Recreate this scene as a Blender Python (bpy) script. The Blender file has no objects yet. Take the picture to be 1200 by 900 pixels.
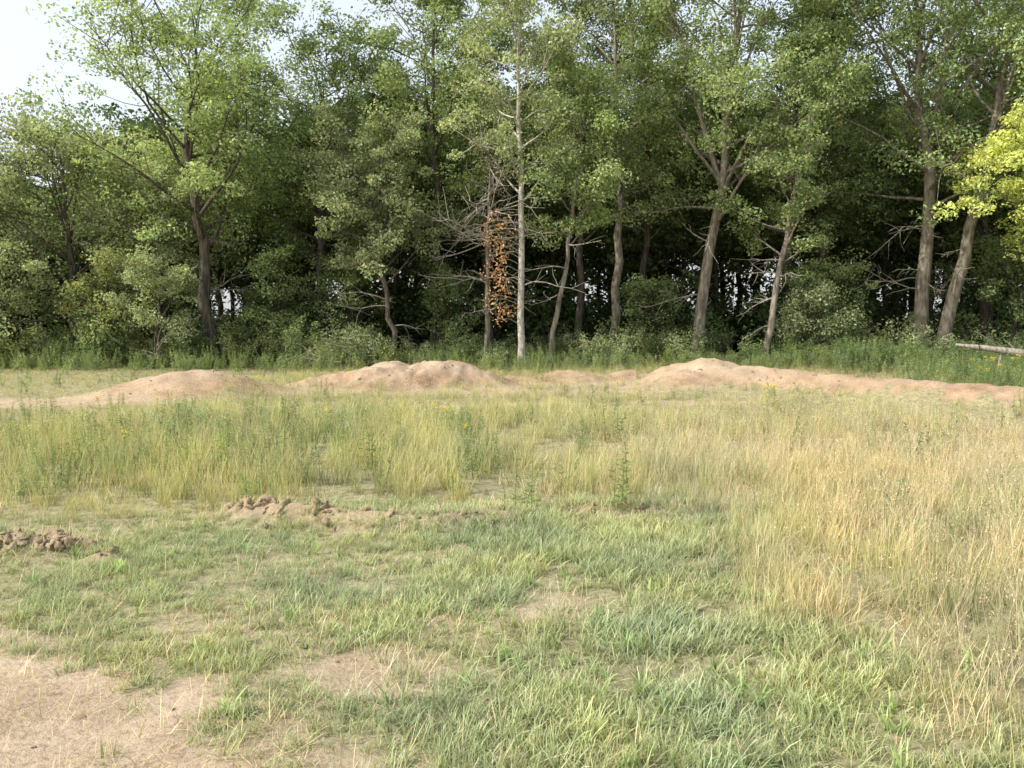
import bpy, math, numpy as np
from mathutils import Vector
rng=np.random.default_rng(11)
scene=bpy.context.scene
U=rng.uniform
# ------------------------------------------------------------ helpers
def sstep(a,b,x):
    t=np.clip((x-a)/(b-a),0,1); return t*t*(3-2*t)
def vn(x,y,s,seed=0):
    x=np.asarray(x,float)/s+seed*17.3; y=np.asarray(y,float)/s+seed*9.1
    xi=np.floor(x); yi=np.floor(y); fx=x-xi; fy=y-yi
    fx=fx*fx*(3-2*fx); fy=fy*fy*(3-2*fy)
    def h(a,b):
        r=np.sin(a*127.1+b*311.7+seed*3.7)*43758.5453
        return r-np.floor(r)
    return (h(xi,yi)*(1-fx)+h(xi+1,yi)*fx)*(1-fy)+(h(xi,yi+1)*(1-fx)+h(xi+1,yi+1)*fx)*fy
def fbm(x,y,s,seed=0,o=4):
    t=0;a=.5;n=0
    for i in range(o):
        t=t+a*vn(x,y,s/2**i,seed+i); n+=a; a*=.5
    return t/n

class MB:
    def __init__(s): s.v=[];s.q=[];s.c=[];s.m=[];s.n=0
    def add(s,v,q,c,m=0):
        v=np.asarray(v,float).reshape(-1,3); q=np.asarray(q,int).reshape(-1,4)
        c=np.asarray(c,float)
        if c.ndim==1: c=np.tile(c,(len(v),1))
        s.v.append(v); s.q.append(q+s.n); s.c.append(c); s.m.append(np.full(len(q),m)); s.n+=len(v)
    def mesh(s,name,mats,smooth=None):
        me=bpy.data.meshes.new(name)
        v=np.concatenate(s.v);q=np.concatenate(s.q);c=np.concatenate(s.c);m=np.concatenate(s.m)
        me.vertices.add(len(v)); me.vertices.foreach_set('co',v.ravel())
        me.loops.add(len(q)*4); me.loops.foreach_set('vertex_index',q.ravel())
        me.polygons.add(len(q)); me.polygons.foreach_set('loop_start',np.arange(len(q))*4)
        me.polygons.foreach_set('material_index',m)
        me.update(calc_edges=True)
        ca=me.color_attributes.new(name='Col',type='FLOAT_COLOR',domain='POINT')
        ca.data.foreach_set('color',np.concatenate([c,np.ones((len(c),1))],1).ravel())
        if smooth is not None:
            me.polygons.foreach_set('use_smooth',np.isin(m,smooth))
        for k in mats: me.materials.append(k)
        return me
    def obj(s,name,mats,smooth=None,coll=None):
        o=bpy.data.objects.new(name,s.mesh(name,mats,smooth))
        (coll or scene.collection).objects.link(o); return o

def nrm(a): return a/np.maximum(np.linalg.norm(a,axis=-1,keepdims=True),1e-9)
def tube(mb,P,R,sides=6,c=(1,1,1),m=0):
    P=np.asarray(P,float);R=np.asarray(R,float);k=len(P)
    T=np.gradient(P,axis=0);T=nrm(T)
    mt=T.mean(0); ref=np.array([1.,0,0]) if abs(mt[2])>.6*np.linalg.norm(mt) else np.array([0,0,1.])
    u=nrm(np.cross(T,ref)); w=np.cross(T,u)
    a=np.linspace(0,2*np.pi,sides,endpoint=False)
    V=P[:,None]+R[:,None,None]*(np.cos(a)[None,:,None]*u[:,None]+np.sin(a)[None,:,None]*w[:,None])
    i=np.arange(k-1)[:,None]*sides; j=np.arange(sides)[None]; j2=(j+1)%sides
    Q=np.stack([i+j,i+j2,i+sides+j2,i+sides+j],-1)
    mb.add(V,Q,c,m)
def leaves(mb,C,L,W,out,col,m=1,upb=.55,jit=.25):
    n=len(C)
    N=nrm(rng.normal(size=(n,3))*.75+np.array([0,0,upb])+out*.45)
    D=nrm(np.cross(N,rng.normal(size=(n,3)))); S=np.cross(N,D)
    L=L*U(.65,1.3,(n,1)); W=W*U(.65,1.3,(n,1))
    V=np.stack([C-D*L/2,C+S*W/2+N*W*.22+D*L*.08,C+D*L/2,C-S*W/2+N*W*.22+D*L*.08],1)
    Q=np.arange(n*4).reshape(n,4)
    cc=np.asarray(col)*(1+rng.normal(size=(n,1))*jit).clip(.4,1.9)
    yel=U(0,1,(n,1)); cc=cc*np.where(yel>.93,np.array([1.4,1.15,.8]),1.)
    mb.add(V,Q,np.repeat(cc,4,0),m)

# ------------------------------------------------------------ materials
def mat(name):
    m=bpy.data.materials.new(name); m.use_nodes=True; nt=m.node_tree; nt.nodes.clear()
    return m,nt,nt.nodes.new,nt.links.new
def leafmat(name,trans=.3,patch=0,amt=.25,tint=(1.25,1.1,.8)):
    m,nt,N,L=mat(name)
    out=N('ShaderNodeOutputMaterial'); at=N('ShaderNodeAttribute'); at.attribute_name='Col'
    src=at.outputs['Color']
    if patch:
        geo=N('ShaderNodeNewGeometry'); no=N('ShaderNodeTexNoise'); no.inputs['Scale'].default_value=patch; no.inputs['Detail'].default_value=1
        L(geo.outputs['Position'],no.inputs['Vector'])
        mr=N('ShaderNodeMapRange'); mr.inputs[1].default_value=.35; mr.inputs[2].default_value=.65
        L(no.outputs['Fac'],mr.inputs[0])
        mx=N('ShaderNodeMix'); mx.data_type='RGBA'
        mx.inputs['A'].default_value=(1-amt*.5,1-amt*.35,1-amt*.3,1); mx.inputs['B'].default_value=(*tint,1)
        L(mr.outputs[0],mx.inputs['Factor'])
        m1=N('ShaderNodeVectorMath'); m1.operation='MULTIPLY'; L(src,m1.inputs[0]); L(mx.outputs['Result'],m1.inputs[1]); src=m1.outputs[0]
    oi=N('ShaderNodeObjectInfo'); mr2=N('ShaderNodeMapRange'); mr2.inputs[3].default_value=1-amt; mr2.inputs[4].default_value=1+amt
    L(oi.outputs['Random'],mr2.inputs[0])
    m2=N('ShaderNodeVectorMath'); m2.operation='SCALE'; L(src,m2.inputs[0]); L(mr2.outputs[0],m2.inputs['Scale'])
    p=N('ShaderNodeBsdfDiffuse'); L(m2.outputs[0],p.inputs['Color'])
    t=N('ShaderNodeBsdfTranslucent')
    m3=N('ShaderNodeVectorMath'); m3.operation='MULTIPLY'; m3.inputs[1].default_value=(1.3,1.3,.75); L(m2.outputs[0],m3.inputs[0]); L(m3.outputs[0],t.inputs['Color'])
    ms=N('ShaderNodeMixShader'); ms.inputs[0].default_value=trans
    L(p.outputs[0],ms.inputs[1]);L(t.outputs[0],ms.inputs[2]);L(ms.outputs[0],out.inputs[0])
    return m
def barkmat(name,c1,c2,scale=(9,9,1.6)):
    m,nt,N,L=mat(name)
    out=N('ShaderNodeOutputMaterial'); geo=N('ShaderNodeNewGeometry'); mp=N('ShaderNodeMapping'); mp.inputs['Scale'].default_value=scale
    L(geo.outputs['Position'],mp.inputs[0]); no=N('ShaderNodeTexNoise'); no.inputs['Scale'].default_value=1.5; no.inputs['Detail'].default_value=4
    L(mp.outputs[0],no.inputs['Vector']); cr=N('ShaderNodeValToRGB')
    cr.color_ramp.elements[0].position=.35; cr.color_ramp.elements[0].color=(*c1,1)
    cr.color_ramp.elements[1].position=.65; cr.color_ramp.elements[1].color=(*c2,1)
    L(no.outputs['Fac'],cr.inputs[0]); p=N('ShaderNodeBsdfDiffuse')
    L(cr.outputs[0],p.inputs['Color']); b=N('ShaderNodeBump'); b.inputs['Strength'].default_value=.7; b.inputs['Distance'].default_value=.04
    L(no.outputs['Fac'],b.inputs['Height']); L(b.outputs[0],p.inputs['Normal']); L(p.outputs[0],out.inputs[0])
    return m
M_leaf=leafmat('foliage',.36,0,.15)
M_grass=leafmat('grass_blades',.34,.9,.25,(1.14,1.08,.92))
M_dry=leafmat('dry_grass_blades',.25,.9,.22,(1.12,1.04,.9))
M_flower=leafmat('goldenrod_petals',.2,0,.1)
M_bark=barkmat('oak_bark',(.055,.047,.038),(.155,.135,.105))
M_barkd=barkmat('dark_bark',(.035,.03,.024),(.1,.086,.068))
M_barkg=barkmat('pale_grey_bark',(.26,.24,.2),(.5,.47,.41),(6,6,4))
M_barkm=barkmat('grey_brown_bark',(.11,.096,.078),(.28,.25,.2),(7,7,2))
M_dead=barkmat('dead_wood',(.2,.18,.155),(.4,.36,.31))

# ------------------------------------------------------------ terrain
def seg(x,y,a,b):
    ax,ay=a;bx,by=b; t=np.clip(((x-ax)*(bx-ax)+(y-ay)*(by-ay))/((bx-ax)**2+(by-ay)**2),0,1)
    return np.hypot(x-ax-t*(bx-ax),y-ay-t*(by-ay)),t
def mound(x,y):
    wx=x+(fbm(x,y,2.2,5)-.5)*1.0+(fbm(x,y,.5,6)-.5)*.3; wy=y+(fbm(x,y,2.2,8)-.5)*1.0+(fbm(x,y,.5,7)-.5)*.3
    h=np.zeros_like(wx)
    for cx,cy,rx,ry,hh,pw in [(-6.7,17.2,1.55,1.2,.5,2.4),(-2.9,19.4,1.35,1.3,.6,2.6),(-1.7,19.5,1.5,1.1,.64,2.6),(-3.9,19.2,1.1,1.,.36,2.2),(4.5,18.9,1.3,1.2,.62,2.2),(5.9,17.9,1.5,1.0,.44,2.2),(1.2,20.6,1.2,.9,.3,2),(2.7,20.4,1.0,.8,.3,2),(-9.6,18.4,1.6,.8,.12,2)]:
        r=np.hypot((wx-cx)/rx,(wy-cy)/ry); h=np.maximum(h,hh*np.exp(-r**pw))
    d,t=seg(wx,wy,(5.2,18.5),(9.6,14.4)); h=np.maximum(h,(.5-.12*t)*np.exp(-(d/(.95))**2.2))
    d,t=seg(wx,wy,(-1,20.3),(4.6,20)); h=np.maximum(h,.22*np.exp(-(d/.9)**2.2))
    return h
def ridge(x,y):
    yy=6.6+.12*np.sin(x*1.7)+.35*(fbm(x,y,1.3,21)-.5)
    a=np.exp(-((y-yy)/.23)**2)*sstep(-2.7,-2.2,x)*(1-sstep(-.1,.25,x))*np.clip(.42+.95*fbm(x,y,.5,31,5),0,1.3)
    b=np.exp(-((y-6.85)/.24)**2)*sstep(.2,.5,x)*(1-sstep(1.3,1.8,x))*np.clip(.1+1.4*fbm(x,y,.4,33,5),0,1)
    c=np.exp(-(np.hypot((x+3.45)/.4,(y-5.75)/.17))**2)*1.1*(.4+1.0*fbm(x,y,.25,35))
    c=np.maximum(c,.5*np.exp(-(np.hypot((x+2.85)/.14,(y-5.5)/.08))**2))
    return a,b,c
def terrain(x,y):
    x=np.asarray(x,float);y=np.asarray(y,float)
    near=1-sstep(25,45,np.hypot(x,y-8))
    z=(fbm(x,y,6,1)-.5)*.16*near+(fbm(x,y,1.1,2)-.5)*.06*near
    z=z+(fbm(x,y,60,4)-.5)*1.5*sstep(60,160,np.hypot(x,y))
    mo=mound(x,y); z=z+mo*(1+.2*(fbm(x,y,.7,9)-.5))+sstep(.05,.3,mo)*((fbm(x,y,.35,10)-.5)*.09-np.abs(fbm(x*1.6,y*.6,.5,19)-.5)*.12)
    a,b,c=ridge(x,y); rr=np.clip(a+b+c,0,1)
    z=z+.13*a+.08*b+.15*c+rr*(fbm(x,y,.13,37,3)-.5)*.12
    return z
def dirtmask(x,y):
    n=(fbm(x,y,.9,12)-.5); n2=(fbm(x,y,.25,13)-.5)
    d=np.zeros_like(x)
    e=1-np.hypot((x+3.5)/2.45,(y-2.5)/1.95)+n*.45+n2*.5
    d=np.maximum(d,sstep(-.04,.2,e))
    e=1-np.hypot((x+.62)/.36,(y-3.65)/.4)+n*.7+n2*.8
    d=np.maximum(d,sstep(-.05,.4,e)*.75)
    e=1-np.hypot((x+1.1)/1.2,(y-2.9)/.45)+n*.9+n2*.9
    d=np.maximum(d,sstep(0,.7,e)*.6)
    fg=(1-sstep(6.4,6.9,y))*(1-sstep(.3,1.2,x))
    d=np.maximum(d,sstep(.62,.8,fbm(x,y,.8,14)+.35*n2)*.55*fg)
    a,b,c=ridge(x,y); d=np.maximum(d,np.clip(a*1.1+b*.95+c*1.2,0,1)*.75)
    mm=mound(x,y); d=np.maximum(d,sstep(.12,.26,mm+n2*.35+n*.22))
    p,t=seg(x+n*1.2,y+n*1.2,(-13,14.6),(-7,16.)); d=np.maximum(d,(1-sstep(.6,1.3,p)))
    p,t=seg(x+n*1.2,y+n*1.2,(-8,16.0),(-3,18.)); d=np.maximum(d,(1-sstep(.2,.8,p))*.7)
    p,t=seg(x+n*1.2,y+n*1.2,(-3,18.),(4,18)); d=np.maximum(d,(1-sstep(.3,1.,p))*.7)
    p,t=seg(x+n*1.2,y+n*1.2,(-5,19),(9,21.5)); d=np.maximum(d,(1-sstep(.8,1.8,p))*.75)
    p,t=seg(x+n*1.5,y+n*1.5,(-1,15.6),(4.5,15.2)); d=np.maximum(d,(1-sstep(.1,.5,p))*.6)
    return d
def axis(parts):
    return np.concatenate([np.arange(a,b,s) for a,b,s in parts])
xs=axis([(-600,-100,50),(-100,-30,7),(-30,-14,.6),(-14,-5,.1),(-5,2.5,.035),(2.5,14,.09),(14,30,.6),(30,100,7),(100,601,50)])
ys=axis([(-300,-40,40),(-40,0,4),(0,2,.2),(2,5,.045),(5,7.5,.03),(7.5,14,.15),(14,23,.07),(23,40,.5),(40,100,6),(100,701,50)])
X,Y=np.meshgrid(xs,ys); Z=terrain(X,Y)
dm=dirtmask(X,Y); forest=sstep(26,29,Y+ (fbm(X,Y,4,3)-.5)*3)
a,b,c=ridge(X,Y); mo=mound(X,Y); br=np.clip(sstep(.05,.15,mo)*(.95-.8*sstep(.25,.55,mo))*(fbm(X,Y,1.2,15)*1.6)+np.clip(a+b+c,0,1)*.5+sstep(13,16,Y)*.1,0,1)
mb=MB(); nx=len(xs);ny=len(ys)
i=np.arange(ny-1)[:,None]*nx+np.arange(nx-1)[None]
Q=np.stack([i,i+1,i+nx+1,i+nx],-1)
mb.add(np.stack([X,Y,Z],-1),Q,np.stack([dm,forest,br],-1).reshape(-1,3),0)
m,nt,N,L=mat('ground_soil')
out=N('ShaderNodeOutputMaterial'); at=N('ShaderNodeAttribute'); at.attribute_name='Col'
sp=N('ShaderNodeSeparateColor'); L(at.outputs['Color'],sp.inputs[0]); geo=N('ShaderNodeNewGeometry')
def noise(s,d=5,r=.6):
    n=N('ShaderNodeTexNoise'); n.inputs['Scale'].default_value=s; n.inputs['Detail'].default_value=d; n.inputs['Roughness'].default_value=r
    L(geo.outputs['Position'],n.inputs['Vector']); return n.outputs['Fac']
def ramp(f,stops):
    c=N('ShaderNodeValToRGB'); e=c.color_ramp.elements
    while len(e)<len(stops): e.new(.5)
    for k,(p,col) in enumerate(stops): e[k].position=p; e[k].color=(*col,1)
    L(f,c.inputs[0]); return c.outputs[0]
def mixc(f,a,b,bl='MIX'):
    x=N('ShaderNodeMix'); x.data_type='RGBA'; x.blend_type=bl
    if isinstance(f,float): x.inputs['Factor'].default_value=f
    else: L(f,x.inputs['Factor'])
    L(a,x.inputs['A']);L(b,x.inputs['B']); return x.outputs['Result']
fine=noise(30,5,.75)
mid=noise(1.7,4)
dirt=ramp(mid,[(.3,(.38,.295,.205)),(.55,(.48,.385,.28)),(.75,(.57,.475,.36))])
brown=ramp(noise(2.6,5,.7),[(.3,(.22,.145,.09)),(.5,(.36,.25,.16)),(.7,(.48,.36,.25))])
dirt=mixc(sp.outputs[2],dirt,brown)
dirt=mixc(.85,dirt,ramp(fine,[(.3,(.5,.47,.43)),(.5,(.95,.94,.93)),(.75,(1.2,1.18,1.15))]),'MULTIPLY')
thatch=ramp(noise(14,5,.75),[(.3,(.13,.13,.065)),(.5,(.28,.265,.15)),(.7,(.44,.39,.25))])
litter=ramp(fine,[(.3,(.03,.024,.014)),(.7,(.1,.075,.045))])
mm=N('ShaderNodeMath'); mm.operation='ADD'; L(sp.outputs[0],mm.inputs[0])
m4=N('ShaderNodeMath'); m4.operation='MULTIPLY_ADD'; m4.inputs[1].default_value=1.1; m4.inputs[2].default_value=-.55; L(noise(13,5,.75),m4.inputs[0]); L(m4.outputs[0],mm.inputs[1]); mm.use_clamp=True
c=mixc(mm.outputs[0],thatch,dirt); c=mixc(sp.outputs[1],c,litter)
p=N('ShaderNodeBsdfDiffuse'); L(c,p.inputs['Color'])
b=N('ShaderNodeBump'); b.inputs['Strength'].default_value=.8; b.inputs['Distance'].default_value=.035; L(fine,b.inputs['Height']); L(b.outputs[0],p.inputs['Normal'])
L(p.outputs[0],out.inputs[0]); M_ground=m
mb.obj('ground',[m],smooth=[0])

# ------------------------------------------------------------ scatter
def acoll(name): return bpy.data.collections.new(name)
def scatter(name,coll,x,y,z=None,scl=1.,rot=None,idx=None,tilt=.12):
    n=len(x)
    if z is None: z=terrain(x,y)
    me=bpy.data.meshes.new(name); me.vertices.add(n); me.vertices.foreach_set('co',np.stack([x,y,z],1).ravel())
    R=np.stack([rng.normal(size=n)*tilt,rng.normal(size=n)*tilt,U(0,6.283,n)],1)
    if rot is not None: R[:,2]=rot
    a=me.attributes.new('rot','FLOAT_VECTOR','POINT'); a.data.foreach_set('vector',R.ravel())
    s=np.asarray(scl,float)*np.ones(n) if np.ndim(scl)<2 else scl
    S=np.stack([s,s,s],1) if s.ndim==1 else s
    a=me.attributes.new('scl','FLOAT_VECTOR','POINT'); a.data.foreach_set('vector',S.ravel())
    k=len(coll.objects)
    if idx is None: idx=rng.integers(0,k,n)
    a=me.attributes.new('idx','INT','POINT'); a.data.foreach_set('value',np.asarray(idx,dtype=np.int32))
    o=bpy.data.objects.new(name,me); scene.collection.objects.link(o)
    g=bpy.data.node_groups.new(name+'_gn','GeometryNodeTree')
    g.interface.new_socket('Geometry',in_out='INPUT',socket_type='NodeSocketGeometry')
    g.interface.new_socket('Geometry',in_out='OUTPUT',socket_type='NodeSocketGeometry')
    gi=g.nodes.new('NodeGroupInput');go=g.nodes.new('NodeGroupOutput')
    ip=g.nodes.new('GeometryNodeInstanceOnPoints'); ci=g.nodes.new('GeometryNodeCollectionInfo')
    ci.inputs['Collection'].default_value=coll; ci.inputs['Separate Children'].default_value=True; ci.inputs['Reset Children'].default_value=True
    def na(nm,t):
        q=g.nodes.new('GeometryNodeInputNamedAttribute'); q.data_type=t; q.inputs['Name'].default_value=nm
        return [s for s in q.outputs if s.enabled and s.name=='Attribute'][0]
    g.links.new(gi.outputs[0],ip.inputs['Points']); g.links.new(ci.outputs[0],ip.inputs['Instance'])
    ip.inputs['Pick Instance'].default_value=True
    g.links.new(na('idx','INT'),ip.inputs['Instance Index'])
    g.links.new(na('rot','FLOAT_VECTOR'),ip.inputs['Rotation']); g.links.new(na('scl','FLOAT_VECTOR'),ip.inputs['Scale'])
    g.links.new(ip.outputs[0],go.inputs[0])
    md=o.modifiers.new('scatter','NODES'); md.node_group=g
    return o

# ------------------------------------------------------------ grass assets
def blades(mb,n,rad,Lr,wr,lean,curl,col,cj=.2,segs=3,m=0,tipcol=None):
    ph=U(0,6.283,n); r=rad*np.sqrt(U(0,1,n)); a=U(0,6.283,n)
    base=np.stack([r*np.cos(ph),r*np.sin(ph),np.full(n,-.01)],1)
    Ln=U(*Lr,n); w=U(*wr,n); th=np.abs(rng.normal(size=n))*lean; cu=U(.2,1,n)*curl
    d=np.stack([np.cos(a),np.sin(a),0*a],1); s=np.stack([-np.sin(a),np.cos(a),0*a],1)
    tw=U(-1,1,n)[:,None]; P=base.copy(); V=[]
    cc=np.asarray(col)*(1+rng.normal(size=(n,1))*cj).clip(.4,1.8); C=[]
    tc=cc if tipcol is None else np.asarray(tipcol)*(1+rng.normal(size=(n,1))*cj).clip(.4,1.8)
    for k in range(segs+1):
        t=k/segs; ww=(w*(1-t**1.6)*.5+.0006)[:,None]
        sd=nrm(s+d*tw*t)
        V+= [P-sd*ww,P+sd*ww]
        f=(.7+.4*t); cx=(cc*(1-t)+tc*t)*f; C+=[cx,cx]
        an=th+cu*(t+.5/segs); st=(Ln/segs)[:,None]
        P=P+st*(d*np.sin(an)[:,None]+np.array([0,0,1.])*np.cos(an)[:,None])
    V=np.stack(V,1); C=np.stack(C,1).clip(0,.85); kk=2*(segs+1)
    b0=np.arange(n)[:,None]*kk+np.arange(segs)[None]*2
    mb.add(V,np.stack([b0,b0+1,b0+3,b0+2],-1),C.reshape(-1,3),m)
    return P
def specks(mb,C,size,col,m=0,jit=.25,asp=.5):
    leaves(mb,C,size,size*asp,np.zeros((len(C),3)),col,m,.2,jit)
GR=(.3,.37,.2); YG=(.38,.42,.18); SAGE=(.29,.36,.22); STR=(.66,.57,.4); TAN=(.58,.47,.31)
c_short=acoll('a_short')
for k in range(6):
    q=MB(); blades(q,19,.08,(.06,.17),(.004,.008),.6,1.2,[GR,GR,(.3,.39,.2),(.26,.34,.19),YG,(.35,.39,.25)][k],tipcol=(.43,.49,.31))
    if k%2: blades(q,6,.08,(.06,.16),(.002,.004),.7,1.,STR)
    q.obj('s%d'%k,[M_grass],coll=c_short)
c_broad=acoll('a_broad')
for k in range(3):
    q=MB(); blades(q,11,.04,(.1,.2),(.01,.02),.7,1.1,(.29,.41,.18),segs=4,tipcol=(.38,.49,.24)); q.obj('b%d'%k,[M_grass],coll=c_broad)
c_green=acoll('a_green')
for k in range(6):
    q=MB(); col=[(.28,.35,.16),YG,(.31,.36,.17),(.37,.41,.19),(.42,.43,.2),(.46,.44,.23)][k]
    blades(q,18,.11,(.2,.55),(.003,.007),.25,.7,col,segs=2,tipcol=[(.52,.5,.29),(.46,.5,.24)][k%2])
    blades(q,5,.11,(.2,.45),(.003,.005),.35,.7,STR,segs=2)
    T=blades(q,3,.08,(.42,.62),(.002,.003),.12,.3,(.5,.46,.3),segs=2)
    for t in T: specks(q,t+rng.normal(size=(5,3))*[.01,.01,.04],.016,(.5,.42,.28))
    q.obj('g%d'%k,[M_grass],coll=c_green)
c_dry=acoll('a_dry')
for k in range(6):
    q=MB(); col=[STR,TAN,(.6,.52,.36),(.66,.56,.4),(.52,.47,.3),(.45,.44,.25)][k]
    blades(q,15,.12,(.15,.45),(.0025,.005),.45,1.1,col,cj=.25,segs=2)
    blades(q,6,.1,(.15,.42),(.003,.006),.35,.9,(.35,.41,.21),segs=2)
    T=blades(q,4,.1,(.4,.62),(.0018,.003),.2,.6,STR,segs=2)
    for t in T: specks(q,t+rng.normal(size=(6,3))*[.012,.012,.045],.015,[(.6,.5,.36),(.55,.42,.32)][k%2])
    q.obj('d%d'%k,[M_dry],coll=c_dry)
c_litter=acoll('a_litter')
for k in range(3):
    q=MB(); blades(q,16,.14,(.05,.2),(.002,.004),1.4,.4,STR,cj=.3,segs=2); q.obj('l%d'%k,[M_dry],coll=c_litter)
def weed(q,h,col,flower=False,n=3):
    for s in range(n):
        b=rng.normal(size=2)*.06; tip=b+rng.normal(size=2)*.07; hh=h*U(.75,1.1)
        t=np.linspace(0,1,4)[:,None]; P=np.concatenate([b+(tip-b)*t**1.5,t*hh],1)
        tube(q,P,np.linspace(.004,.002,4),3,np.array(col)*.8)
        m=38; tt=U(.12,1,m); az=U(0,6.283,m); ll=U(.05,.1,m)*(1.15-.6*tt)
        c0=np.concatenate([b+(tip-b)*tt[:,None]**1.5,(tt*hh)[:,None]],1)
        d=np.stack([np.cos(az),np.sin(az),U(.1,.9,m)],1); d=nrm(d); s2=nrm(np.cross(d,[0,0,1.]))
        e=c0+d*ll[:,None]; mi=c0+d*ll[:,None]*.45; w=.009
        V=np.stack([c0,mi+s2*w,e-[0,0,.015],mi-s2*w],1)
        cc=np.asarray(col)*(1+rng.normal(size=(m,1))*.2).clip(.5,1.6)
        q.add(V,np.arange(m*4).reshape(m,4),np.repeat(cc,4,0),0)
        if flower:
            for j in range(5):
                az=U(0,6.283); o=np.array([math.cos(az),math.sin(az),0])*U(.01,.05)
                Pn=np.array([tip[0],tip[1],hh])+o+np.array([0,0,U(-.05,.04)])
                leaves(q,Pn+rng.normal(size=(9,3))*[.014,.014,.01],.015,.011,np.zeros((9,3)),(.78,.6,.07),1,.5,.15)
c_weed=acoll('a_weed')
for k in range(4):
    q=MB(); weed(q,[.5,.6,.45,.55][k],[SAGE,(.25,.34,.17),(.33,.4,.23),(.28,.36,.17)][k],n=4); q.obj('w%d'%k,[M_grass,M_flower],coll=c_weed)
c_gold=acoll('a_gold')
for k in range(3):
    q=MB(); weed(q,.54,(.27,.35,.16),True,n=[1,1,2][k]); q.obj('f%d'%k,[M_grass,M_flower],coll=c_gold)

# ------------------------------------------------------------ grass placement
def pts(n,x0,x1,y0,y1):
    x=U(x0,x1,n);y=U(y0,y1,n); k=np.abs(x)<.72*y+2.2; return x[k],y[k]
def tallness(x,y):
    n=fbm(x,y,.8,41)-.5
    a=sstep(6.75,7.35,y+n*1.3+.75*(1-sstep(-4.2,-3,x))); xr=1.3+.12*np.sin(y*2.3)+.2*(np.clip(3.9-y,0,1))+n*1.3
    b=sstep(0,.7,x-xr); return np.maximum(a,b)
def dryness(x,y):
    n=fbm(x,y,1.6,43)-.5
    return np.clip(.06+.74*sstep(.8,3,x-.05*(y-6))*(1-.5*sstep(11,15,y))+.38*np.exp(-((y-9.3)/1.6)**2)*sstep(-2,.8,x)+n*1.2,.01,.95)
x,y=pts(36000,-7,3.8,1.2,7.5); T=tallness(x,y);D=dirtmask(x,y)
dens=(1-T)*(1-D)**1.4*(.28+.9*sstep(.3,.62,fbm(x,y,.5,45)))*np.where(y>4.5,.75,.85); k=U(0,1,len(x))<dens; x,y=x[k],y[k]
scatter('short_grass',c_short,x,y,scl=U(.4,1.,len(x))*(.7+.38*sstep(-2,1,x)),tilt=.15)
x,y=pts(6500,-7,3,1.2,7.6); D=dirtmask(x,y); k=U(0,1,len(x))<(1-tallness(x,y)*.5)*(.17+.65*np.exp(-(((D-.5)/.35)**2))); x,y=x[k],y[k]
scatter('straw_litter',c_litter,x,y,scl=U(.35,1,len(x)),tilt=.05)
x,y=pts(900,-4,2.2,1.5,6); w=np.exp(-np.hypot((x-.75)/.75,(y-3.5)/.8)**2)*.9+.07+.3*np.exp(-np.hypot((x+1.1)/.5,(y-3.7)/.3)**2)
k=U(0,1,len(x))<w*(1-dirtmask(x,y)*.7); x,y=x[k],y[k]
scatter('broadleaf_grass',c_broad,x,y,scl=U(.5,.95,len(x)),tilt=.15)
x,y=pts(42000,-20,20,1.2,27); T=tallness(x,y);D=dirtmask(x,y);Fd=sstep(12.,15.,y)
dens=T*(1-D)**1.2*(.4+.6*sstep(.3,.55,fbm(x,y,1.1,47)))*np.where(y<9,1.,.8)
k=U(0,1,len(x))<dens; x,y,Fd=x[k],y[k],Fd[k]; dr=dryness(x,y); isd=U(0,1,len(x))<dr
low=1-.5*sstep(10,12.,y)*(1-sstep(-8,-5,x))
lowr=1-.35*sstep(11,13,y)*sstep(6,7.5,x)*(1-sstep(16,18,y))
hs=(.5+.6*fbm(x,y,1.5,49))*(1-.42*Fd)*(.45+.55*sstep(6.4,8.3,np.maximum(y,x*3+.5)))*U(.7,1.15,len(x))*low*lowr
k=~isd; scatter('meadow_grass',c_green,x[k],y[k],scl=hs[k]*1.05)
k=isd; scatter('dry_grass',c_dry,x[k],y[k],scl=hs[k]*.95)
x,y=pts(6500,.8,8,1.2,9); k=U(0,1,len(x))<tallness(x,y)*(.25+.8*sstep(.35,.6,fbm(x,y,.7,52))); x,y=x[k],y[k]; isd=U(0,1,len(x))<.2+.85*sstep(.3,.6,fbm(x,y,.9,53))
scatter('dry_grass',c_dry,x[isd],y[isd],scl=U(.4,.8,isd.sum())); k=~isd
scatter('meadow_grass',c_green,x[k],y[k],scl=U(.3,.65,k.sum()))
x,y=pts(12000,-20,20,6.5,27)
w=.75*np.exp(-(((y-10.8)/2.6)**2))*(1-sstep(-1,2,x))*sstep(.36,.58,fbm(x,y,1.3,51))+.07+.8*sstep(9,11,x)*sstep(15.5,18,y)*(1-.8*sstep(20.8,21.5,y)*(1-sstep(23.3,23.8,y)))+.75*sstep(23.5,25.5,y)
k=U(0,1,len(x))<w*(1-dirtmask(x,y)); x,y=x[k],y[k]
scatter('wild_weeds',c_weed,x,y,scl=U(.6,1.05,len(x))*(1+.35*sstep(8,10,x)*sstep(17,20,y))*(1-.3*sstep(11,13,y)*(x<7)*(y<23))*(1+.5*U(0,1,len(x))*sstep(23.5,25,y)))
gx=[4.5,4.6,4.55,-1,-1.1,-2.5,-3.9,-6.4,11.5,11.8,12.1,12.5,12.7,11.3,12.2,13,-.5]
gy=[14,14.1,13.9,11,11.1,10.7,8,12.4,19,19.4,19.1,20,19.6,19.8,20.4,20,9]
x,y=pts(420,-16,16,8,22); k=U(0,1,len(x))<.06*(1-dirtmask(x,y)); x=np.concatenate([gx,x[k]]);y=np.concatenate([gy,y[k]])
scatter('goldenrod',c_gold,x,y,scl=U(.8,1.05,len(x))*(1+.3*(x>11)))

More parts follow.
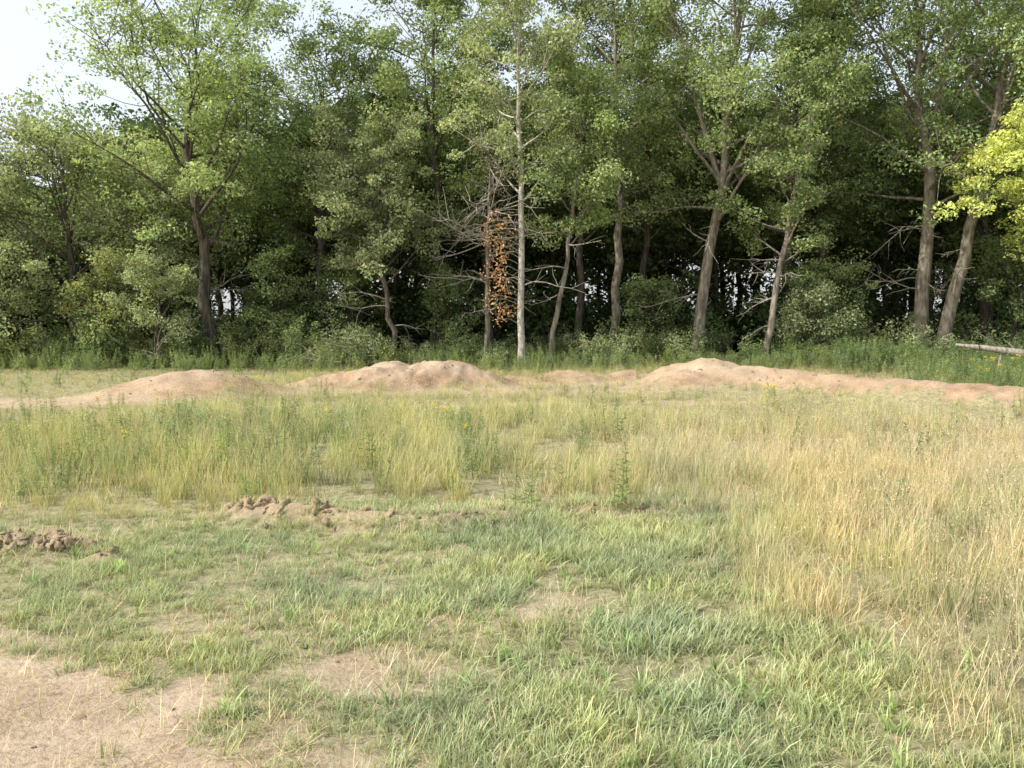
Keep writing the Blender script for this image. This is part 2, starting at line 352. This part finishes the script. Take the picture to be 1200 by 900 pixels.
# ------------------------------------------------------------ soil clods
c_clod=acoll('a_clod')
def clod(q,r,seed):
    a=np.linspace(0,2*np.pi,14,endpoint=False); t=np.linspace(.05,np.pi-.05,9)
    A,Tt=np.meshgrid(a,t); d=np.stack([np.sin(Tt)*np.cos(A),np.sin(Tt)*np.sin(A),np.cos(Tt)],-1)
    rr=r*(.4+1.1*vn(d[...,0]*1.0+d[...,2]+5,d[...,1]-d[...,2]*.7+5,.5,seed)+.5*vn(d[...,0]+9,d[...,1]+d[...,2]*1.3+9,.22,seed+3))
    V=d*rr[...,None]*[1.2,.9,.5]; i=np.arange(8)[:,None]*14;j=np.arange(14)[None];j2=(j+1)%14
    q.add(V,np.stack([i+j,i+14+j,i+14+j2,i+j2],-1),(.65,0,.7),0)
for k in range(6):
    q=MB(); clod(q,.045,k+60); q.obj('c%d'%k,[M_ground],coll=c_clod)
x,y=pts(34000,-5,2,5,8); a,b,c=ridge(x,y); k=U(0,1,len(x))<(a**2*.2+b**2*.12+c**2*.4); x,y=x[k],y[k]
scatter('soil_clods',c_clod,x,y,scl=U(.1,1,len(x))**2.6*.95+.12,tilt=.6)
x=np.concatenate([U(-7,.5,200),U(-8,9,420)]);y=np.concatenate([U(2,5,200),U(16,21.5,420)]); k=U(0,1,len(x))<dirtmask(x,y)
scatter('loose_stones',c_clod,x[k],y[k],scl=np.where(y[k]<8,U(.06,.3,k.sum()),U(.2,.7,k.sum())),tilt=.5)

# ------------------------------------------------------------ trees
def wander(p,d,L,n,jit,up):
    P=[np.array(p,float)]; d=nrm(np.array(d,float)); s=L/(n-1)
    for i in range(n-1):
        d=nrm(d+rng.normal(size=3)*jit+np.array([0,0,up])); P.append(P[-1]+d*s)
    return np.array(P),d
def tree(path,r0,cb,R,npr=22,leaf=90,lsize=.122,col=(.1,.15,.045),clump=.6,up=.1,elev=(10,50),dead=0,nsec=5,flat=.6,prof=.6,jit=.06,dl=(.8,2.4),dz=(.35,1.25)):
    q=MB(); path=np.array(path,float)
    s=np.concatenate([[0],np.cumsum(np.linalg.norm(np.diff(path,axis=0),axis=1))]); n=16
    si=np.linspace(0,s[-1],n); P=np.stack([np.interp(si,s,path[:,k]) for k in range(3)],1)
    P[1:-1]=(P[:-2]+P[1:-1]*2+P[2:])/4; P[1:]+=rng.normal(size=(n-1,3))*[jit,jit,0]
    f=si/s[-1]; RR=r0*(1-f*.93)**.85+.012; RR[0]*=1.35
    tube(q,P,RR,9,(1,1,1),0)
    H=P[-1,2]; tips=[]
    def at(z):
        return np.array([np.interp(z,P[:,2],P[:,k]) for k in range(3)]), np.interp(z,P[:,2],RR)
    for i in range(npr):
        t=(i+U(0,.9))/npr; z=cb+(H-cb)*t*.97; b,r=at(z); az=i*2.4+U(-.5,.5)
        rr=R*(math.sin(math.pi*(.22+.72*t)))**prof*U(.7,1.15)
        el=math.radians(U(*elev)+15*t)
        L=rr/max(.5,math.cos(el)); L=min(L,R*1.3)
        d=[math.cos(az)*math.cos(el),math.sin(az)*math.cos(el),math.sin(el)]
        B,dd=wander(b,d,L,7,.14,up*.35); br=min(r*.5,.014+.015*L)
        tube(q,B,np.linspace(br,.009,7),5,(1,1,1),0)
        tips.append(B[-1])
        for j in range(nsec):
            g=U(.25,.97); k=g*6; k0=int(k); pb=B[k0]*(1-k+k0)+B[min(6,k0+1)]*(k-k0)
            sd=nrm(nrm(B[-1]-B[0])*.7+rng.normal(size=3)*.65+[0,0,.1]); l2=L*U(.22,.45)
            S,_=wander(pb,sd,l2,5,.16,.03); tube(q,S,np.linspace(.016,.006,5),4,(1,1,1),0)
            tips.append(S[-1]); 
            if U()<.6: tips.append(S[2])
    for i in range(dead):
        z=cb*U(*dz); b,r=at(min(z,H*.9)); az=U(0,6.28)
        d=[math.cos(az),math.sin(az),U(-.25,.5)]; L=U(*dl)
        B,dd=wander(b,d,L,6,.2,-.03); tube(q,B,np.linspace(.022,.007,6),4,(1,1,1),2)
        for j in range(5):
            pb=B[rng.integers(1,5)]; S,_=wander(pb,nrm(nrm(B[-1]-B[0])+rng.normal(size=3)*.8),L*U(.2,.5),4,.2,-.02); tube(q,S,[.011,.009,.007,.005],3,(1,1,1),2)
    if leaf>0:
        lf=leaf*(1.2 if lsize<.2 else 1)
        for t in np.array(tips):
            n=int(lf*U(.5,1.4)); cr=clump*U(.6,1.35)
            D=nrm(rng.normal(size=(n,3))); rad=U(.2,1,(n,1))**.6
            C=t+D*rad*cr*[1,1,flat]
            tone=U(.68,1.38)
            leaves(q,C,lsize,lsize*.62,D,np.asarray(col)*tone)
    return q
BK=[M_bark,M_leaf,M_dead]; BD=[M_barkd,M_leaf,M_dead]; BP=[M_barkg,M_leaf,M_dead]; BM=[M_barkm,M_leaf,M_dead]
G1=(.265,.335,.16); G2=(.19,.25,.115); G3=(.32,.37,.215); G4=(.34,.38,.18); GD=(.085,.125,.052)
def W(pts,y,lean=0): return [(a,y+lean*i,b) for i,(a,b) in enumerate(pts)]
tree(W([(-10.25,-.1),(-10.4,3),(-10.6,5),(-10.95,7.3),(-10.6,9),(-10.4,10.6)],27.5),.22,3.8,4.2,34,85,col=G1,dead=8,nsec=6).obj('oak_tree',BK,[0])
tree(W([(-15.3,-.1),(-15.2,3.5),(-15.4,7.2)],28),.15,1.0,3.3,26,80,col=G3).obj('oak_tree',BK,[0])
tree(W([(-19.5,-.1),(-19.2,4),(-19.4,6.8)],28.5),.16,1.0,3.5,24,75,col=G1).obj('oak_tree',BK,[0])
tree(W([(-24,-.1),(-24,4),(-24.2,7.2)],28.5),.16,1.2,3.6,22,75,col=G1).obj('oak_tree',BK,[0])
tree(W([(-12.9,-.1),(-12.7,3),(-13.1,6.4)],29.5),.12,1.3,2.6,20,75,col=G3).obj('oak_tree',BK,[0])
tree(W([(-11.4,-.1),(-11.4,1.5),(-11.3,3.2)],26),.05,.8,1.2,14,50,.1,col=G3,clump=.35,dead=3).obj('oak_sapling',BK,[0])
tree(W([(-7.3,-.1),(-7.2,4),(-7.0,8),(-7.2,10.8)],30.5),.18,3.4,3.5,28,80,col=G2,dead=4).obj('oak_tree',BK,[0])
tree(W([(-3.9,-.1),(-4.1,2),(-4.5,4),(-4.9,6.3)],27),.1,2.6,2.5,24,85,.11,col=G3,clump=.45,dead=5).obj('oak_tree',BK,[0])
tree(W([(-.85,-.1),(-.82,3),(-.75,5),(-.7,7.5)],26.4),.09,5.4,1.0,8,0,dead=48,dl=(.8,2.4),jit=.025).obj('dead_tree',BM,[0])
q=tree(W([(.3,-.1),(.29,3),(.32,6),(.2,9),(.3,13.2)],26),.11,5.2,2.1,26,75,.11,col=G3,clump=.45,prof=.4,jit=.02,dead=4,elev=(15,55))
for i in range(16):
    z=1.6+i*.21; C=np.array([-.42+U(-.3,.28),25.9+U(-.2,.2),z]); tube(q,[[.3,26,z-.2],(C+[.3,26,z])/2,C],[.012,.009,.006],4,(1,1,1),2)
    D=rng.normal(size=(34,3)); leaves(q,C+D*[.17,.2,.15],.11,.06,nrm(D),(.6,.38,.22))
q.obj('aspen_tree',BP,[0])
tree(W([(1.25,-.1),(1.4,1.5),(1.75,3.2),(2.1,5.5),(2.3,9)],26.5),.085,3.8,1.8,18,70,.11,col=G1,clump=.45,dead=4).obj('aspen_tree',BM,[0])
tree(W([(-2.9,-.1),(-2.8,4),(-2.9,9),(-2.7,13.4)],30),.15,4.2,3.3,30,75,col=G1,dead=4).obj('oak_tree',BK,[0])
tree(W([(3.7,-.1),(3.9,4),(3.8,9),(3.5,14)],29.5),.17,5.0,3.1,28,75,col=G1,elev=(20,50),dead=4).obj('oak_tree',BM,[0])
tree(W([(2.6,-.1),(2.7,4),(2.5,9),(2.2,12.)],31.5),.16,4.4,2.8,20,70,col=G2).obj('oak_tree',BK,[0])
tree(W([(-.9,-.1),(-1,4),(-1.1,9),(-1.,12.)],32),.16,4.4,3.,22,70,col=G2).obj('oak_tree',BK,[0])
q=tree(W([(6.35,-.1),(6.6,3),(7.0,6),(7.15,8),(7.9,15)],27.5),.2,4.8,4.0,34,80,col=G1,elev=(15,55),dead=5)
B,_=wander((7.0,27.5,6.1),(-.35,0,1),7.5,8,.06,.05); tube(q,B,np.linspace(.11,.03,8),7,(1,1,1),0)
for t in B[3:]: 
    for _ in range(3):
        S,_d=wander(t,nrm(rng.normal(size=3)+[0,0,.5]),1.5,5,.15,.05); tube(q,S,np.linspace(.03,.01,5),4,(1,1,1),0)
        D=nrm(rng.normal(size=(110,3))); leaves(q,S[-1]+D*U(.3,1,(110,1))*[.6,.6,.35],.122,.08,D,G1)
q.obj('oak_tree',BM,[0])
tree(W([(8.3,-.1),(8.6,2),(9.0,4.5),(9.5,7.5),(9.8,10.5)],26.5),.105,3.2,2.0,24,70,.11,col=G1,clump=.42,elev=(10,55),dead=6).obj('aspen_tree',BM,[0])
tree(W([(10.7,-.1),(10.5,4),(10.7,9),(10.9,14)],31),.17,4.4,3.2,24,75,col=G2,dead=4).obj('oak_tree',BK,[0])
tree(W([(13.9,-.1),(14.0,3),(14.1,6),(13.5,9),(13.2,14.5)],27.5),.25,5.2,3.9,34,75,col=G2,elev=(5,50),dead=8).obj('oak_tree',BM,[0])
tree(W([(14.2,-.1),(14.8,2.5),(15.3,5),(16,9),(16.4,14)],27.),.22,5.4,3.3,28,75,col=G1,elev=(5,50),dead=5).obj('oak_tree',BM,[0])
tree(W([(17.1,-.1),(16.9,3),(16.7,5.3),(16.3,7.3)],24.5),.13,4.2,2.7,26,80,.12,col=(.5,.55,.2),clump=.42,elev=(-5,25)).obj('maple_tree',BK,[0])
tree(W([(12.3,-.1),(12.2,4),(12.4,9),(12.2,14)],32),.17,3.8,3.2,24,75,col=G2).obj('oak_tree',BK,[0])
tree(W([(18.2,-.1),(18,4),(18.2,9),(18,13.5)],31),.17,2.5,3.4,28,75,col=G2).obj('oak_tree',BD,[0])
tree(W([(23,-.1),(23,4),(23.2,9),(23,13.5)],29.5),.17,2.5,3.6,26,75,col=G1).obj('oak_tree',BK,[0])
tree(W([(5.2,-.1),(5.3,4),(5.4,9),(5.2,14)],32.5),.16,4.4,3.2,24,75,col=G2).obj('oak_tree',BK,[0])
for sx,sy,sh,sr,sc in [(-8.4,28.6,3.6,1.4,G2),(-6,29.5,4.2,1.5,G1),(-2.3,29,3.6,1.3,G2),(5.0,29.5,3.2,1.2,G2),(11.4,28.6,4.0,1.5,G1),(-17,27,4.5,1.8,G3),(-13.6,27,3.6,1.6,G4),(17.5,28,4.6,1.7,G2),(10.4,27.6,2.6,1.1,G3)]:
    tree(W([(sx,-.1),(sx+U(-.2,.2),sh*.5),(sx+U(-.4,.4),sh*.85)],sy),.05,.7,sr,15,42,.105,col=sc,clump=.45,nsec=4,elev=(5,40)).obj('young_tree',BD,[0])

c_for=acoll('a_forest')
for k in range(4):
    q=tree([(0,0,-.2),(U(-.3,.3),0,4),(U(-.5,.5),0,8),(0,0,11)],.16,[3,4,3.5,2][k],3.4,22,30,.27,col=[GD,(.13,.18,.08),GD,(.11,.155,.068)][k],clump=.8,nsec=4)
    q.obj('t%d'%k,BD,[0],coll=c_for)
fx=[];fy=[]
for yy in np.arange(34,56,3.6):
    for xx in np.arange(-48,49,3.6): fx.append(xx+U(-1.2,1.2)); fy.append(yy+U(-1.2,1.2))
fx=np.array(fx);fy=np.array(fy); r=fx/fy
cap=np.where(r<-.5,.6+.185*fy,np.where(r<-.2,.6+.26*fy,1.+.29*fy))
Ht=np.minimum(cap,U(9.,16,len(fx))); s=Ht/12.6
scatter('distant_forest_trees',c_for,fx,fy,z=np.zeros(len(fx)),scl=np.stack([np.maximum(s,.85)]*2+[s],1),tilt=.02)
c_shr=acoll('a_shrub')
for k in range(5):
    q=MB(); col=[G1,G2,G3,(.13,.18,.08),G4][k]
    for i in range(8):
        az=U(0,6.28); d=[math.cos(az)*.5,math.sin(az)*.5,1]; B,_=wander((0,0,0),d,U(.9,1.8),6,.15,.02); tube(q,B,np.linspace(.014,.005,6),4,(1,1,1),0)
        for t in B[2:]:
            n=30; D=nrm(rng.normal(size=(n,3))); leaves(q,t+D*U(.2,1,(n,1))*[.32,.32,.24],.095,.055,D,np.array(col)*U(.7,1.3))
    q.obj('u%d'%k,BD,[0],coll=c_shr)
n=380; x=U(-32,32,n); y=26.2+np.abs(rng.normal(size=n))*2.6+ (fbm(x,x*0,3,71)-.5)*3; left=1-sstep(-9,-5,x)
scatter('undergrowth_shrubs',c_shr,x,y,z=x*0,scl=U(.25,.8,n)*(1+.45*left+.5*(U(0,1,n)>.88)))
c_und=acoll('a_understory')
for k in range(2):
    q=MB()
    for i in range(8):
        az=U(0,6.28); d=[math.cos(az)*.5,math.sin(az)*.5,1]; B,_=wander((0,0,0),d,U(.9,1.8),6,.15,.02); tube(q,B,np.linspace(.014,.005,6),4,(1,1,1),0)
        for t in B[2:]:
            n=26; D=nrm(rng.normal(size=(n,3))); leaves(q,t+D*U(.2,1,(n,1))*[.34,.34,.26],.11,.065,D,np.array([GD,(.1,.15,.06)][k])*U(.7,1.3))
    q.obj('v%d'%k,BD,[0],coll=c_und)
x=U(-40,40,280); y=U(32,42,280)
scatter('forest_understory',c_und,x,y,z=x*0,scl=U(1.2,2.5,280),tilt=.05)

q=MB(); P=np.array([[12.9,23.4,.86],[13.6,23.2,.78],[14.4,23.1,.66],[15.5,23,.5],[17,22.9,.3]]); tube(q,P,[.04,.08,.11,.13,.15],9,(1,1,1),0)
for i in range(5):
    B,_=wander(P[1]+[i*.5,0,-.05-i*.05],[U(-1,0),U(-.5,.5),U(.1,.8)],U(.5,1.1),5,.15,0); tube(q,B,np.linspace(.025,.01,5),5,(1,1,1),0)
tube(q,[[14,23.1,-.05],[14.1,23.15,.68]],[.06,.04],6,(1,1,1),0)
q.obj('fallen_log',[M_dead],[0])
q=MB()
for i in range(90):
    c=np.array([-5.6+rng.normal()*.7,26.0+rng.normal()*.4,.15+abs(rng.normal())*.35]); d=nrm(rng.normal(size=3)*[1,1,.45])
    B,_=wander(c-d*.6,d,U(.8,1.5),5,.15,0); tube(q,B,np.linspace(.012,.004,5),4,(1,1,1),0)
q.obj('brush_pile',[M_dead],[0])

# ------------------------------------------------------------ light
S=Vector((-.76,-.26,.68)).normalized()
sl=bpy.data.lights.new('sun','SUN'); sl.energy=5; sl.angle=math.radians(.5); sl.color=(1,.95,.87)
so=bpy.data.objects.new('sun',sl); scene.collection.objects.link(so); so.rotation_euler=S.to_track_quat('Z','Y').to_euler()
w=bpy.data.worlds.new('World'); scene.world=w; w.use_nodes=True; nt=w.node_tree
bg=nt.nodes['Background']; sk=nt.nodes.new('ShaderNodeTexSky'); sk.sky_type='NISHITA'; sk.sun_disc=False
sk.sun_elevation=math.asin(S.z); sk.sun_rotation=math.atan2(S.x,S.y); sk.air_density=1.; sk.dust_density=5
haze_fill=nt.nodes.new('ShaderNodeVectorMath'); haze_fill.operation='ADD'; haze_fill.inputs[1].default_value=(4.3,4.4,4.5)  # constant pale colour added to the sky as haze and fill light
nt.links.new(sk.outputs[0],haze_fill.inputs[0]); nt.links.new(haze_fill.outputs[0],bg.inputs[0]); bg.inputs[1].default_value=.15
scene.view_settings.view_transform='Standard'
cd=bpy.data.cameras.new('camera'); cd.sensor_width=36; cd.lens=28.26; cd.clip_end=2000; cd.clip_start=.05
co=bpy.data.objects.new('camera',cd); scene.collection.objects.link(co); co.location=(0,0,1.7); co.rotation_euler=(math.radians(90-4.85),0,0)
scene.camera=co
